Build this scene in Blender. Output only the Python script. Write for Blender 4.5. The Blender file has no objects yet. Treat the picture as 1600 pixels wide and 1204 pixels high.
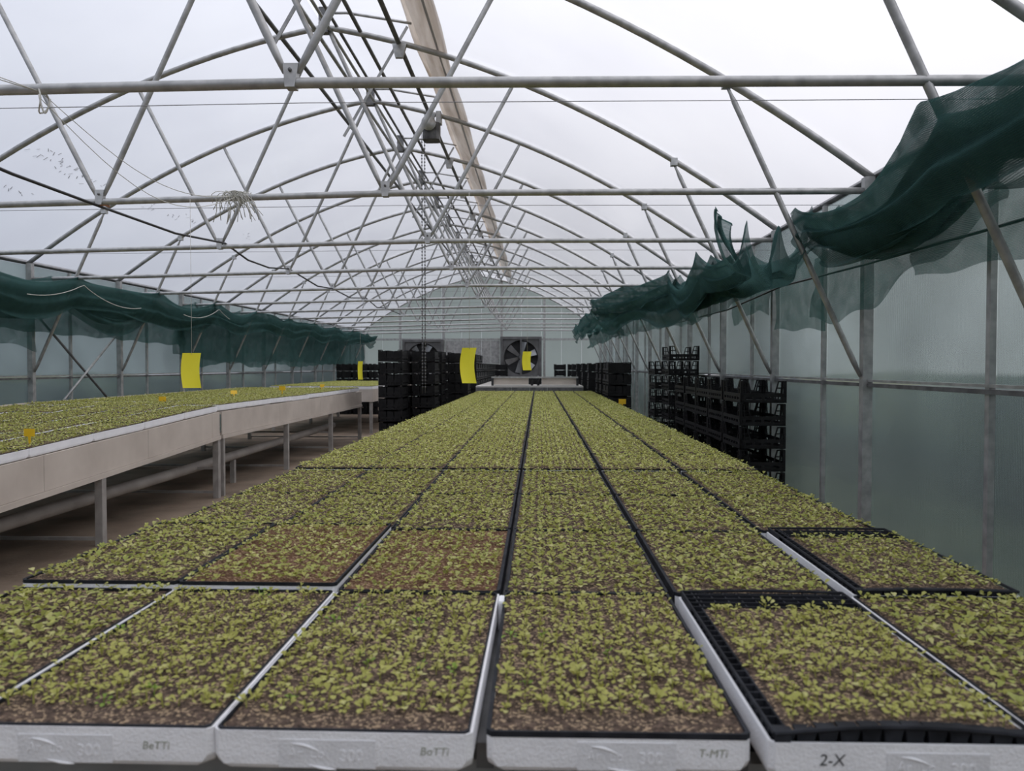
import bpy, math, random
from mathutils import Vector, Matrix

# ------------------------------------------------------------------ camera, world, light, exposure
scene = bpy.context.scene
COL = scene.collection
CAMZ = 1.32
F_PX = 1180.0
cam_d = bpy.data.cameras.new('camera')
cam = bpy.data.objects.new('camera', cam_d)
COL.objects.link(cam)
scene.camera = cam
cam_d.sensor_fit = 'HORIZONTAL'
cam_d.sensor_width = 36.0
cam_d.lens = F_PX / 1600.0 * 36.0
cam_d.clip_start = 0.02
cam_d.clip_end = 500
cam.location = (0, 0, CAMZ)
cam.rotation_euler = (math.pi / 2 - math.atan(30 / F_PX), 0, math.atan(41 / F_PX))
cam_d.dof.use_dof = True
cam_d.dof.focus_distance = 4.5
cam_d.dof.aperture_fstop = 5.0

world = bpy.data.worlds.new('overcast')
scene.world = world
world.use_nodes = True
wn = world.node_tree
wn.nodes.clear()
w_out = wn.nodes.new('ShaderNodeOutputWorld')
w_bg = wn.nodes.new('ShaderNodeBackground')
w_tc = wn.nodes.new('ShaderNodeTexCoord')
w_dot = wn.nodes.new('ShaderNodeVectorMath'); w_dot.operation = 'DOT_PRODUCT'
w_dot.inputs[1].default_value = Vector((0.80, 0.25, 0.55)).normalized()
w_map = wn.nodes.new('ShaderNodeMapRange')
w_map.inputs[1].default_value = -0.4
w_map.inputs[2].default_value = 0.8
w_ramp = wn.nodes.new('ShaderNodeValToRGB')
w_ramp.color_ramp.elements[0].color = (0.355, 0.395, 0.475, 1)
w_ramp.color_ramp.elements[1].color = (0.79, 0.782, 0.825, 1)
wn.links.new(w_tc.outputs['Generated'], w_dot.inputs[0])
wn.links.new(w_dot.outputs['Value'], w_map.inputs[0])
wn.links.new(w_map.outputs[0], w_ramp.inputs[0])
wn.links.new(w_ramp.outputs[0], w_bg.inputs[0])
# standard overcast sky: brighter toward the zenith than at the horizon
w_sep = wn.nodes.new('ShaderNodeSeparateXYZ')
wn.links.new(w_tc.outputs['Generated'], w_sep.inputs[0])
w_el = wn.nodes.new('ShaderNodeMapRange')
w_el.inputs[1].default_value = 0.0; w_el.inputs[2].default_value = 1.0
w_el.inputs[3].default_value = 0.84; w_el.inputs[4].default_value = 2.52
wn.links.new(w_sep.outputs['Z'], w_el.inputs[0])
wn.links.new(w_el.outputs[0], w_bg.inputs[1])
wn.links.new(w_bg.outputs[0], w_out.inputs[0])

vs = scene.view_settings
vs.view_transform = 'Standard'
vs.look = 'None'
vs.gamma = 1.0
vs.use_curve_mapping = False
vs.exposure = 0.10
scene.cycles.max_bounces = 8
scene.cycles.transparent_max_bounces = 18
scene.cycles.diffuse_bounces = 4
scene.cycles.glossy_bounces = 3
scene.cycles.transmission_bounces = 8
scene.cycles.sample_clamp_indirect = 4.0

# ------------------------------------------------------------------ materials
def new_mat(name):
    m = bpy.data.materials.new(name)
    m.use_nodes = True
    nt = m.node_tree
    nt.nodes.clear()
    out = nt.nodes.new('ShaderNodeOutputMaterial')
    return m, nt, out

def N(nt, t, **kw):
    n = nt.nodes.new('ShaderNode' + t)
    for k, v in kw.items():
        setattr(n, k, v)
    return n

def noise_col(nt, scale, c0, c1, detail=4, p0=0.35, p1=0.65, coord='Object', stretch=None):
    tc = N(nt, 'TexCoord')
    src = tc.outputs[coord]
    if stretch:
        mp = N(nt, 'Mapping')
        mp.inputs['Scale'].default_value = stretch
        nt.links.new(src, mp.inputs[0]); src = mp.outputs[0]
    nz = N(nt, 'TexNoise')
    nz.inputs['Scale'].default_value = scale
    nz.inputs['Detail'].default_value = detail
    nt.links.new(src, nz.inputs['Vector'])
    r = N(nt, 'ValToRGB')
    r.color_ramp.elements[0].position = p0
    r.color_ramp.elements[1].position = p1
    r.color_ramp.elements[0].color = (*c0, 1)
    r.color_ramp.elements[1].color = (*c1, 1)
    nt.links.new(nz.outputs['Fac'], r.inputs[0])
    return r.outputs[0], nz.outputs['Fac'], src

def pbr(name, c0, c1, scale=8, rough=0.6, metal=0.0, bump=0.0, bscale=None, stretch=None, spec=0.5, coord='Object', p0=0.35, p1=0.65):
    m, nt, out = new_mat(name)
    b = N(nt, 'BsdfPrincipled')
    c, f, src = noise_col(nt, scale, c0, c1, stretch=stretch, coord=coord, p0=p0, p1=p1)
    nt.links.new(c, b.inputs['Base Color'])
    b.inputs['Roughness'].default_value = rough
    b.inputs['Metallic'].default_value = metal
    b.inputs['Specular IOR Level'].default_value = spec
    if bump:
        bn = N(nt, 'Bump')
        bn.inputs['Strength'].default_value = bump
        bn.inputs['Distance'].default_value = 0.01
        if bscale:
            nz = N(nt, 'TexNoise'); nz.inputs['Scale'].default_value = bscale
            nt.links.new(src, nz.inputs['Vector']); f = nz.outputs['Fac']
        nt.links.new(f, bn.inputs['Height'])
        nt.links.new(bn.outputs[0], b.inputs['Normal'])
    nt.links.new(b.outputs[0], out.inputs[0])
    return m

M = {}
M['galv'] = pbr('galvanised_steel', (.34, .34, .335), (.50, .50, .49), scale=14, rough=.45, metal=.55, bump=.1)
M['galv_dark'] = pbr('weathered_steel', (.10, .10, .10), (.2, .2, .2), scale=10, rough=.55, metal=.4)
M['plate'] = pbr('bright_zinc', (.42, .43, .43), (.6, .6, .6), scale=20, rough=.4, metal=.4)
M['poly'] = pbr('white_polystyrene', (.78, .78, .79), (.88, .88, .89), scale=9, rough=.85, bump=.25, bscale=220, spec=.2)
M['poly_bright'] = pbr('clean_polystyrene', (.86, .86, .88), (.93, .93, .95), scale=9, rough=.85, bump=.25, bscale=220, spec=.2)
M['poly_label'] = pbr('moulded_polystyrene_field', (.68, .68, .69), (.76, .76, .77), scale=12, rough=.9, bump=.2, bscale=200, spec=.2)
M['ink'] = pbr('faded_green_marker', (.26, .27, .22), (.44, .45, .38), scale=160, rough=.8)
M['ink_black'] = pbr('black_marker', (.03, .03, .03), (.12, .12, .12), scale=120, rough=.8)
M['liner'] = pbr('black_plug_tray_plastic', (.012, .013, .016), (.028, .030, .036), scale=20, rough=.7, spec=.15)
M['crate'] = pbr('black_crate_plastic', (.005, .005, .0055), (.012, .012, .0125), scale=12, rough=.55, spec=.25)
M['alu'] = pbr('dull_aluminium_panel', (.54, .475, .415), (.64, .57, .50), scale=3, rough=.55, metal=.0, bump=.06)
M['alu_leg'] = pbr('grey_bench_leg', (.32, .30, .28), (.42, .40, .375), scale=10, rough=.5, metal=.1)
M['pipe'] = pbr('grey_heating_pipe', (.27, .245, .22), (.36, .33, .30), scale=4, rough=.6)
M['floor'] = pbr('packed_earth_floor', (.13, .095, .065), (.27, .205, .15), scale=1.6, rough=.9, bump=.3, bscale=40)
M['yellow'] = pbr('yellow_sticky_plastic', (.93, .83, .035), (.97, .88, .06), scale=5, rough=.35)
M['tag'] = pbr('orange_yellow_tag', (.74, .45, .01), (.82, .53, .02), scale=5, rough=.4)
M['cable'] = pbr('black_cable', (.012, .012, .013), (.025, .025, .027), scale=20, rough=.5)
M['twine'] = pbr('white_twine', (.55, .54, .48), (.72, .71, .66), scale=30, rough=.9)
M['wire'] = pbr('thin_steel_wire', (.25, .25, .26), (.34, .34, .35), scale=20, rough=.5, metal=.3)
M['copper'] = pbr('copper_tie', (.42, .19, .1), (.5, .25, .14), scale=30, rough=.5)
M['fan_frame'] = pbr('fan_frame_steel', (.10, .10, .10), (.17, .17, .17), scale=3, rough=.5, metal=.3)
M['fan_dark'] = pbr('fan_shaft_dark', (.012, .012, .013), (.03, .03, .032), scale=4, rough=.7)
M['fan_blade'] = pbr('fan_blade_grey', (.26, .27, .28), (.36, .37, .38), scale=5, rough=.4, metal=.3)
M['motor'] = pbr('motor_housing', (.05, .05, .05), (.14, .14, .14), scale=12, rough=.5, metal=.3)
def lip_mat():
    m, nt, out = new_mat('dirty_vent_film_edge')
    c, f, src = noise_col(nt, 3, (.32, .255, .195), (.60, .53, .46), stretch=(3, .35, 3))
    d = N(nt, 'BsdfDiffuse'); t = N(nt, 'BsdfTranslucent')
    nt.links.new(c, d.inputs[0]); nt.links.new(c, t.inputs[0])
    mx = N(nt, 'MixShader'); mx.inputs[0].default_value = .55
    nt.links.new(d.outputs[0], mx.inputs[1]); nt.links.new(t.outputs[0], mx.inputs[2])
    nt.links.new(mx.outputs[0], out.inputs[0])
    return m
M['lip'] = lip_mat()
M['pale_board'] = pbr('pale_bench_board', (.48, .46, .42), (.58, .56, .52), scale=3, rough=.8)
M['outer_grass'] = pbr('rough_grass', (.03, .045, .02), (.075, .09, .045), scale=1.2, rough=.95)
M['hedge'] = pbr('dark_hedge', (.012, .020, .030), (.15, .19, .15), scale=.55, p0=.42, p1=.72, rough=.95, bump=.5)
M['red_sign'] = pbr('red_label', (.4, .12, .12), (.45, .16, .15), scale=9, rough=.6)

def soil_mat(name, a, b, speck):
    m, nt, out = new_mat(name)
    bs = N(nt, 'BsdfPrincipled')
    bs.inputs['Roughness'].default_value = .95
    bs.inputs['Specular IOR Level'].default_value = .15
    c, f, src = noise_col(nt, 90, a, b, detail=5, coord='Object')
    vo = N(nt, 'TexVoronoi'); vo.inputs['Scale'].default_value = 230
    nt.links.new(src, vo.inputs['Vector'])
    sep = N(nt, 'SeparateColor')
    nt.links.new(vo.outputs['Color'], sep.inputs[0])
    gt = N(nt, 'Math', operation='GREATER_THAN'); gt.inputs[1].default_value = .80
    nt.links.new(sep.outputs[0], gt.inputs[0])
    mx = N(nt, 'MixRGB'); mx.inputs[2].default_value = (*speck, 1)
    nt.links.new(gt.outputs[0], mx.inputs[0])
    nt.links.new(c, mx.inputs[1])
    nt.links.new(mx.outputs[0], bs.inputs['Base Color'])
    bn = N(nt, 'Bump'); bn.inputs['Strength'].default_value = .9; bn.inputs['Distance'].default_value = .006
    nt.links.new(vo.outputs['Distance'], bn.inputs['Height'])
    nt.links.new(bn.outputs[0], bs.inputs['Normal'])
    nt.links.new(bs.outputs[0], out.inputs[0])
    return m
M['soil'] = soil_mat('peat_with_vermiculite', (.055, .040, .032), (.17, .12, .09), (.42, .31, .20))
M['soil_red'] = soil_mat('reddish_mossy_peat', (.11, .055, .034), (.22, .125, .075), (.40, .28, .17))

def leaf_mat(name, cols):
    m, nt, out = new_mat(name)
    geo = N(nt, 'NewGeometry')
    r = N(nt, 'ValToRGB')
    while len(r.color_ramp.elements) < len(cols):
        r.color_ramp.elements.new(.5)
    for i, c in enumerate(cols):
        r.color_ramp.elements[i].position = i / (len(cols) - 1)
        r.color_ramp.elements[i].color = (*c, 1)
    nt.links.new(geo.outputs['Random Per Island'], r.inputs[0])
    d = N(nt, 'BsdfPrincipled')
    d.inputs['Roughness'].default_value = .5
    d.inputs['Specular IOR Level'].default_value = .35
    t = N(nt, 'BsdfTranslucent')
    nt.links.new(r.outputs[0], d.inputs['Base Color'])
    nt.links.new(r.outputs[0], t.inputs[0])
    mx = N(nt, 'MixShader'); mx.inputs[0].default_value = .28
    nt.links.new(d.outputs[0], mx.inputs[1]); nt.links.new(t.outputs[0], mx.inputs[2])
    nt.links.new(mx.outputs[0], out.inputs[0])
    return m
M['leaf'] = leaf_mat('seedling_leaf', [(.19, .20, .03), (.36, .36, .075), (.47, .46, .125), (.31, .36, .07), (.62, .59, .25)])
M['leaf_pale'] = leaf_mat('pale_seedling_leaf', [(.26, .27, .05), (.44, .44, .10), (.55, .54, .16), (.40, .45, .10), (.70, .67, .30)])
M['leaf_fresh'] = leaf_mat('fresh_green_leaf', [(.17, .27, .035), (.24, .36, .05), (.30, .42, .07)])

def film_mat():
    m, nt, out = new_mat('greenhouse_roof_film')
    c, f, src = noise_col(nt, .6, (.90, .90, .92), (.97, .97, .98), detail=5, coord='Object')
    tr = N(nt, 'BsdfTransparent'); tl = N(nt, 'BsdfTranslucent')
    nt.links.new(c, tr.inputs[0]); nt.links.new(c, tl.inputs[0])
    mx = N(nt, 'MixShader'); mx.inputs[0].default_value = .22
    nt.links.new(tr.outputs[0], mx.inputs[1]); nt.links.new(tl.outputs[0], mx.inputs[2])
    # surface reflection of a double film grows toward grazing incidence (Schlick)
    lw = N(nt, 'LayerWeight'); lw.inputs[0].default_value = .5
    pw = N(nt, 'Math', operation='POWER'); pw.inputs[1].default_value = 5.0
    nt.links.new(lw.outputs['Facing'], pw.inputs[0])
    ma = N(nt, 'Math', operation='MULTIPLY_ADD', use_clamp=True); ma.inputs[1].default_value = .75; ma.inputs[2].default_value = .06
    nt.links.new(pw.outputs[0], ma.inputs[0])
    gl = N(nt, 'BsdfGlossy'); gl.inputs['Roughness'].default_value = .25; gl.inputs[0].default_value = (.95, .95, .96, 1)
    m3 = N(nt, 'MixShader')
    nt.links.new(ma.outputs[0], m3.inputs[0]); nt.links.new(mx.outputs[0], m3.inputs[1]); nt.links.new(gl.outputs[0], m3.inputs[2])
    nt.links.new(m3.outputs[0], out.inputs[0])
    return m
M['film'] = film_mat()

def panel_mat(name, tint, tl_col, tl_fac, rough=.3, ribs=160.0, axis=1):
    m, nt, out = new_mat(name)
    tc = N(nt, 'TexCoord')
    wv = N(nt, 'TexWave', bands_direction='Y' if axis == 1 else 'X')
    wv.inputs['Scale'].default_value = ribs / 6.2832 * 1.0
    nt.links.new(tc.outputs['Object'], wv.inputs['Vector'])
    bn = N(nt, 'Bump'); bn.inputs['Strength'].default_value = .8; bn.inputs['Distance'].default_value = .004
    nt.links.new(wv.outputs['Fac'], bn.inputs['Height'])
    c, f, src = noise_col(nt, 1.1, tuple(x * .86 for x in tint), tint, detail=3, coord='Object')
    rf = N(nt, 'BsdfRefraction'); rf.inputs['Roughness'].default_value = rough; rf.inputs['IOR'].default_value = 1.03
    nt.links.new(c, rf.inputs['Color']); nt.links.new(bn.outputs[0], rf.inputs['Normal'])
    tl = N(nt, 'BsdfTranslucent'); tl.inputs[0].default_value = (*tl_col, 1)
    nt.links.new(bn.outputs[0], tl.inputs['Normal'])
    mx = N(nt, 'MixShader'); mx.inputs[0].default_value = tl_fac
    nt.links.new(rf.outputs[0], mx.inputs[1]); nt.links.new(tl.outputs[0], mx.inputs[2])
    df = N(nt, 'BsdfDiffuse'); df.inputs[0].default_value = (.30, .35, .37, 1)
    m2 = N(nt, 'MixShader'); m2.inputs[0].default_value = .06
    nt.links.new(mx.outputs[0], m2.inputs[1]); nt.links.new(df.outputs[0], m2.inputs[2])
    gl = N(nt, 'BsdfGlossy'); gl.inputs['Roughness'].default_value = .22; gl.inputs[0].default_value = (.8, .85, .88, 1)
    nt.links.new(bn.outputs[0], gl.inputs['Normal'])
    lw = N(nt, 'LayerWeight'); lw.inputs[0].default_value = .25
    m3 = N(nt, 'MixShader')
    ml = N(nt, 'Math', operation='MULTIPLY'); ml.inputs[1].default_value = .5
    nt.links.new(lw.outputs['Fresnel'], ml.inputs[0]); nt.links.new(ml.outputs[0], m3.inputs[0])
    nt.links.new(m2.outputs[0], m3.inputs[1]); nt.links.new(gl.outputs[0], m3.inputs[2])
    nt.links.new(m3.outputs[0], out.inputs[0])
    return m
M['panel'] = panel_mat('polycarbonate_wall_panel', (.92, .97, .95), (.46, .53, .51), .16, rough=.12)
M['gable'] = panel_mat('polycarbonate_gable_panel', (.78, .82, .80), (.66, .70, .68), .75, rough=.35, ribs=90, axis=0)

def net_mat(name, alpha, col):
    m, nt, out = new_mat(name)
    tc = N(nt, 'TexCoord')
    ck = N(nt, 'TexNoise'); ck.inputs['Scale'].default_value = 7; ck.inputs['Detail'].default_value = 3
    nt.links.new(tc.outputs['Object'], ck.inputs['Vector'])
    mr = N(nt, 'MapRange'); mr.inputs[1].default_value = .3; mr.inputs[2].default_value = .7
    mr.inputs[3].default_value = alpha - .1; mr.inputs[4].default_value = alpha + .1
    nt.links.new(ck.outputs['Fac'], mr.inputs[0])
    wx = N(nt, 'TexWave', bands_direction='Y'); wx.inputs['Scale'].default_value = 62
    wz = N(nt, 'TexWave', bands_direction='Z'); wz.inputs['Scale'].default_value = 45
    for w in (wx, wz):
        w.inputs['Distortion'].default_value = 1.5
        w.inputs['Detail'].default_value = 1
        nt.links.new(tc.outputs['Object'], w.inputs['Vector'])
    mw = N(nt, 'Math', operation='MAXIMUM')
    nt.links.new(wx.outputs['Fac'], mw.inputs[0]); nt.links.new(wz.outputs['Fac'], mw.inputs[1])
    ms = N(nt, 'MapRange'); ms.inputs[1].default_value = .2; ms.inputs[2].default_value = 1.
    ms.inputs[3].default_value = -.22; ms.inputs[4].default_value = .14
    nt.links.new(mw.outputs[0], ms.inputs[0])
    ad = N(nt, 'Math', operation='ADD', use_clamp=True)
    nt.links.new(mr.outputs[0], ad.inputs[0]); nt.links.new(ms.outputs[0], ad.inputs[1])
    tr = N(nt, 'BsdfTransparent')
    df = N(nt, 'BsdfDiffuse'); df.inputs[0].default_value = (*col, 1)
    tl = N(nt, 'BsdfTranslucent'); tl.inputs[0].default_value = (col[0] * 1.4, col[1] * 1.4, col[2] * 1.4, 1)
    a = N(nt, 'MixShader'); a.inputs[0].default_value = .45
    nt.links.new(df.outputs[0], a.inputs[1]); nt.links.new(tl.outputs[0], a.inputs[2])
    b = N(nt, 'MixShader')
    nt.links.new(ad.outputs[0], b.inputs[0])
    nt.links.new(tr.outputs[0], b.inputs[1]); nt.links.new(a.outputs[0], b.inputs[2])
    nt.links.new(b.outputs[0], out.inputs[0])
    return m
M['net'] = net_mat('green_shade_net', .78, (.062, .130, .122))
M['net_thin'] = net_mat('green_shade_net_single_layer', .66, (.06, .125, .115))

# ------------------------------------------------------------------ geometry helpers
class MB:
    def __init__(self):
        self.v = []; self.f = []; self.smooth = False
    def box(self, x0, x1, y0, y1, z0, z1):
        b = len(self.v)
        self.v += [(x0, y0, z0), (x1, y0, z0), (x1, y1, z0), (x0, y1, z0), (x0, y0, z1), (x1, y0, z1), (x1, y1, z1), (x0, y1, z1)]
        self.f += [(b, b + 3, b + 2, b + 1), (b + 4, b + 5, b + 6, b + 7), (b, b + 1, b + 5, b + 4), (b + 1, b + 2, b + 6, b + 5), (b + 2, b + 3, b + 7, b + 6), (b + 3, b, b + 4, b + 7)]
        return self
    def hexa(self, pts):            # 8 points, bottom loop then top loop
        b = len(self.v); self.v += [tuple(p) for p in pts]
        self.f += [(b, b + 3, b + 2, b + 1), (b + 4, b + 5, b + 6, b + 7), (b, b + 1, b + 5, b + 4), (b + 1, b + 2, b + 6, b + 5), (b + 2, b + 3, b + 7, b + 6), (b + 3, b, b + 4, b + 7)]
        return self
    def tube(self, path, r, n=8, caps=True):
        pts = [Vector(p) for p in path]
        rr = r if isinstance(r, (list, tuple)) else [r] * len(pts)
        t0 = (pts[1] - pts[0]).normalized()
        up = Vector((0, 0, 1)) if abs(t0.z) < .9 else Vector((1, 0, 0))
        nrm = t0.cross(up).normalized()
        b = len(self.v)
        for i, p in enumerate(pts):
            if i == 0: t = pts[1] - pts[0]
            elif i == len(pts) - 1: t = pts[-1] - pts[-2]
            else: t = pts[i + 1] - pts[i - 1]
            t.normalize()
            nrm = (nrm - t * nrm.dot(t)).normalized()
            bi = t.cross(nrm)
            for k in range(n):
                a = 2 * math.pi * k / n
                self.v.append(tuple(p + (nrm * math.cos(a) + bi * math.sin(a)) * rr[i]))
        for i in range(len(pts) - 1):
            for k in range(n):
                k2 = (k + 1) % n
                self.f.append((b + i * n + k, b + i * n + k2, b + (i + 1) * n + k2, b + (i + 1) * n + k))
        if caps:
            self.f.append(tuple(b + k for k in range(n - 1, -1, -1)))
            e = b + (len(pts) - 1) * n
            self.f.append(tuple(e + k for k in range(n)))
        self.smooth = True
        return self
    def bar(self, p, q, w, h):      # rectangular bar between two points
        p, q = Vector(p), Vector(q); t = (q - p).normalized()
        up = Vector((0, 0, 1)) if abs(t.z) < .9 else Vector((0, 1, 0))
        s = t.cross(up).normalized() * w / 2; u = s.cross(t).normalized() * h / 2
        return self.hexa([p - s - u, p + s - u, q + s - u, q - s - u, p - s + u, p + s + u, q + s + u, q - s + u])
    def grid(self, fn, nu, nv):
        b = len(self.v)
        for i in range(nu + 1):
            for j in range(nv + 1):
                self.v.append(tuple(fn(i / nu, j / nv)))
        for i in range(nu):
            for j in range(nv):
                a = b + i * (nv + 1) + j
                self.f.append((a, a + nv + 1, a + nv + 2, a + 1))
        self.smooth = True
        return self
    def rings(self, rings, cap0=True, cap1=True):
        b = len(self.v); n = len(rings[0])
        for r in rings: self.v += [tuple(p) for p in r]
        for i in range(len(rings) - 1):
            for k in range(n):
                k2 = (k + 1) % n
                self.f.append((b + i * n + k, b + i * n + k2, b + (i + 1) * n + k2, b + (i + 1) * n + k))
        if cap0: self.f.append(tuple(b + k for k in range(n - 1, -1, -1)))
        e = b + (len(rings) - 1) * n
        if cap1: self.f.append(tuple(e + k for k in range(n)))
        return self
    def mesh(self, name, mat):
        me = bpy.data.meshes.new(name)
        me.from_pydata(self.v, [], self.f)
        if mat is not None: me.materials.append(M[mat] if isinstance(mat, str) else mat)
        if self.smooth:
            me.polygons.foreach_set('use_smooth', [True] * len(me.polygons))
        me.update()
        return me

def link(name, me, parent=None, loc=(0, 0, 0), rot=(0, 0, 0), scale=(1, 1, 1)):
    o = bpy.data.objects.new(name, me)
    COL.objects.link(o)
    o.location = loc; o.rotation_euler = rot; o.scale = scale
    if parent is not None: o.parent = parent
    return o

def obj(name, mb, mat, parent=None, **kw):
    return link(name, mb.mesh(name, mat), parent, **kw)

def tag(o, label, cat, group=None):
    o['label'] = label; o['category'] = cat
    if group: o['group'] = group
    return o

def thing(name, label, cat, loc=(0, 0, 0), rot=(0, 0, 0), group=None):
    return tag(link(name, None, None, loc, rot), label, cat, group)

def struct(name, loc=(0, 0, 0)):
    o = link(name, None, None, loc); o['kind'] = 'structure'
    return o

def lerp_tab(tab, x):
    if x <= tab[0][0]: return tab[0][1]
    for (a, va), (b, vb) in zip(tab, tab[1:]):
        if x <= b:
            t = (x - a) / (b - a)
            return va + (vb - va) * t
    return tab[-1][1]

def smooth_tab(tab, x):
    if x <= tab[0][0]: return tab[0][1]
    for (a, va), (b, vb) in zip(tab, tab[1:]):
        if x <= b:
            t = (x - a) / (b - a); t = t * t * (3 - 2 * t)
            return va + (vb - va) * t
    return tab[-1][1]

ORD = ['first', 'second', 'third', 'fourth', 'fifth', 'sixth', 'seventh', 'eighth', 'ninth', 'tenth', 'eleventh', 'twelfth',
       'thirteenth', 'fourteenth', 'fifteenth', 'sixteenth', 'seventeenth', 'eighteenth', 'nineteenth', 'twentieth',
       'twenty-first', 'twenty-second', 'twenty-third', 'twenty-fourth', 'twenty-fifth', 'twenty-sixth']

def Zh(h): return CAMZ + h

# ------------------------------------------------------------------ building dimensions
XL, XR, XC = -6.38, 2.28, -2.05
Y0, Y1 = -9.0, 27.3
TRUSS_Y = [-6.76, -4.76, -2.76, -0.76, 1.24] + [3.24 + 2 * k for k in range(12)]
def arch_h(x):
    d = abs(x - XC)
    return 3.24 - .17 * d - .066 * d * d

# ---- ground and floor
mb = MB(); mb.box(-80, 80, -60, 120, -.3, -.06)
o = obj('ground', mb, 'outer_grass'); o['kind'] = 'structure'
mb = MB(); mb.box(XL - .1, XR + .1, Y0 - .1, Y1 + .1, -.06, 0)
o = obj('floor', mb, 'floor'); o['kind'] = 'structure'

# ---- planted bank outside both long walls, seen blurred through the panels
def bank(xa, xb, height, seed):
    rng = random.Random(seed)
    ph = [rng.uniform(0, 6) for _ in range(6)]
    def fn(u, v):
        y = -12 + 52 * u
        a = math.pi * v
        hh = height * (1 + .10 * math.sin(y * .7 + ph[0]) + .06 * math.sin(y * 1.9 + ph[1]) + .04 * math.sin(y * 4.1 + ph[2]))
        x = xa + (xb - xa) * (.5 - .5 * math.cos(a)) + .08 * math.sin(y * 2.3 + ph[3] + 3 * v)
        return (x, y, -.08 + hh * max(0, math.sin(a)) ** .55 + .04 * math.sin(y * 5 + 7 * v + ph[4]) * math.sin(a))
    return MB().grid(fn, 160, 14)
tag(obj('hedge', bank(XR + 1.8, XR + 3.8, 1.08, 3), 'hedge'), 'dark hedge seen blurred through the panels of the wall with stacked crates', 'hedge')
tag(obj('hedge', bank(XL - 3.6, XL - 1.7, 1.1, 5), 'hedge'), 'dark hedge seen blurred through the panels behind the metal-sided bench', 'hedge')

# ---- long walls: panels, posts, rails
def long_wall(name, x, rail_h, first_off, side):
    w = struct(name)
    top = Zh(1.26)
    mains = TRUSS_Y + [Y1]
    mull = [y + (.61 if abs(y - 3.24) < .01 and side > 0 else .82) for y in TRUSS_Y] + [Y0 + .6, Y0 + 1.4]
    xs = sorted([Y0] + mains + mull)
    zr = Zh(rail_h)
    for a, b in zip(xs, xs[1:]):
        if b - a < .05: continue
        for z0, z1 in ((.02, zr - .012), (zr + .012, top)):
            m = MB().box(x - .005, x + .005, a + .004, b - .004, z0, z1)
            obj('panel', m, 'panel', w)
    for y in mains:
        m = MB().box(x - side * .075 if side > 0 else x + .01, x - .01 if side > 0 else x + .075, y - .032, y + .032, 0, top + .02)
        obj('post', m, 'galv', w)
    for y in mull:
        m = MB().box(x - .04 if side > 0 else x + .008, x - .008 if side > 0 else x + .04, y - .018, y + .018, 0, top)
        obj('mullion', m, 'galv', w)
    xa, xb = (x - .045, x - .006) if side > 0 else (x + .006, x + .045)
    obj('rail', MB().box(xa, xb, Y0, Y1, zr + .004, zr + .02), 'galv', w)
    obj('rail', MB().box(xa - .004, xb + .004, Y0, Y1, zr - .03, zr - .006), 'galv_dark', w)
    obj('eave_pipe', MB().tube([(x + side * .03, Y0, Zh(1.30)), (x + side * .03, Y1, Zh(1.30))], .03, 8), 'galv_dark', w)
    return w
WR = long_wall('wall_right', XR, -.11, 0, 1)
WL = long_wall('wall_left', XL, -.135, 0, -1)
# crossed wind braces in one bay of the left wall
obj('wind_brace', MB().tube([(XL + .1, 9.3, Zh(.62)), (XL + .1, 11.2, Zh(-.75))], .016, 8), 'galv_dark', WL)
obj('wind_brace', MB().tube([(XL + .14, 11.2, Zh(.62)), (XL + .14, 9.3, Zh(-.75))], .016, 8), 'galv', WL)

# ---- end walls with gable strips
def end_wall(name, y, face):
    w = struct(name)
    zl = Zh(.97)
    n = 12
    edges = [XL + (XR - XL) * i / n for i in range(n + 1)]
    for a, b in zip(edges, edges[1:]):
        m = MB()
        ya, yb = y - .006, y + .006
        za, zb = Zh(arch_h(a)) - .02, Zh(arch_h(b)) - .02
        a2, b2 = a + .004, b - .004
        m.hexa([(a2, ya, zl + .01), (b2, ya, zl + .01), (b2, yb, zl + .01), (a2, yb, zl + .01), (a2, ya, za), (b2, ya, zb), (b2, yb, zb), (a2, yb, za)])
        obj('panel', m, 'gable', w)
        obj('panel', MB().box(a2, b2, ya, yb, .02, zl - .01), 'gable' if face < 0 else 'panel', w)
    for x in (XL + .04, -5.0, -3.42, -1.32, .22, XR - .04):
        obj('post', MB().box(x - .04, x + .04, y + face * .09, y + face * .01, 0, Zh(arch_h(x)) - .03) if face > 0 else MB().box(x - .04, x + .04, y - .09, y - .01, 0, Zh(arch_h(x)) - .03), 'galv', w)
    ya, yb = sorted((y + face * .012, y + face * .07))
    obj('rail', MB().box(XL, XR, ya, yb, zl - .035, zl + .035), 'galv', w)
    pts = [(x, y + face * .05, Zh(arch_h(x))) for x in [XL + (XR - XL) * i / 32 for i in range(33)]]
    obj('end_arch', MB().tube(pts, .028, 8), 'galv', w)
    return w
WF = end_wall('wall_far', Y1, -1)
WN = end_wall('wall_near', Y0, 1)
# ribbed grey sheet between the two fans
for i in range(6):
    x0 = -3.36 + i * .33
    obj('grey_sheet', MB().box(x0, x0 + .32, Y1 - .05, Y1 - .02, Zh(.10), Zh(.92)), 'galv', WF)
for i in range(6):
    x0 = -3.36 + i * .33
    obj('pale_sheet', MB().box(x0, x0 + .32, Y1 - .05, Y1 - .02, Zh(-.5), Zh(.09)), 'pale_board', WF)

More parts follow.
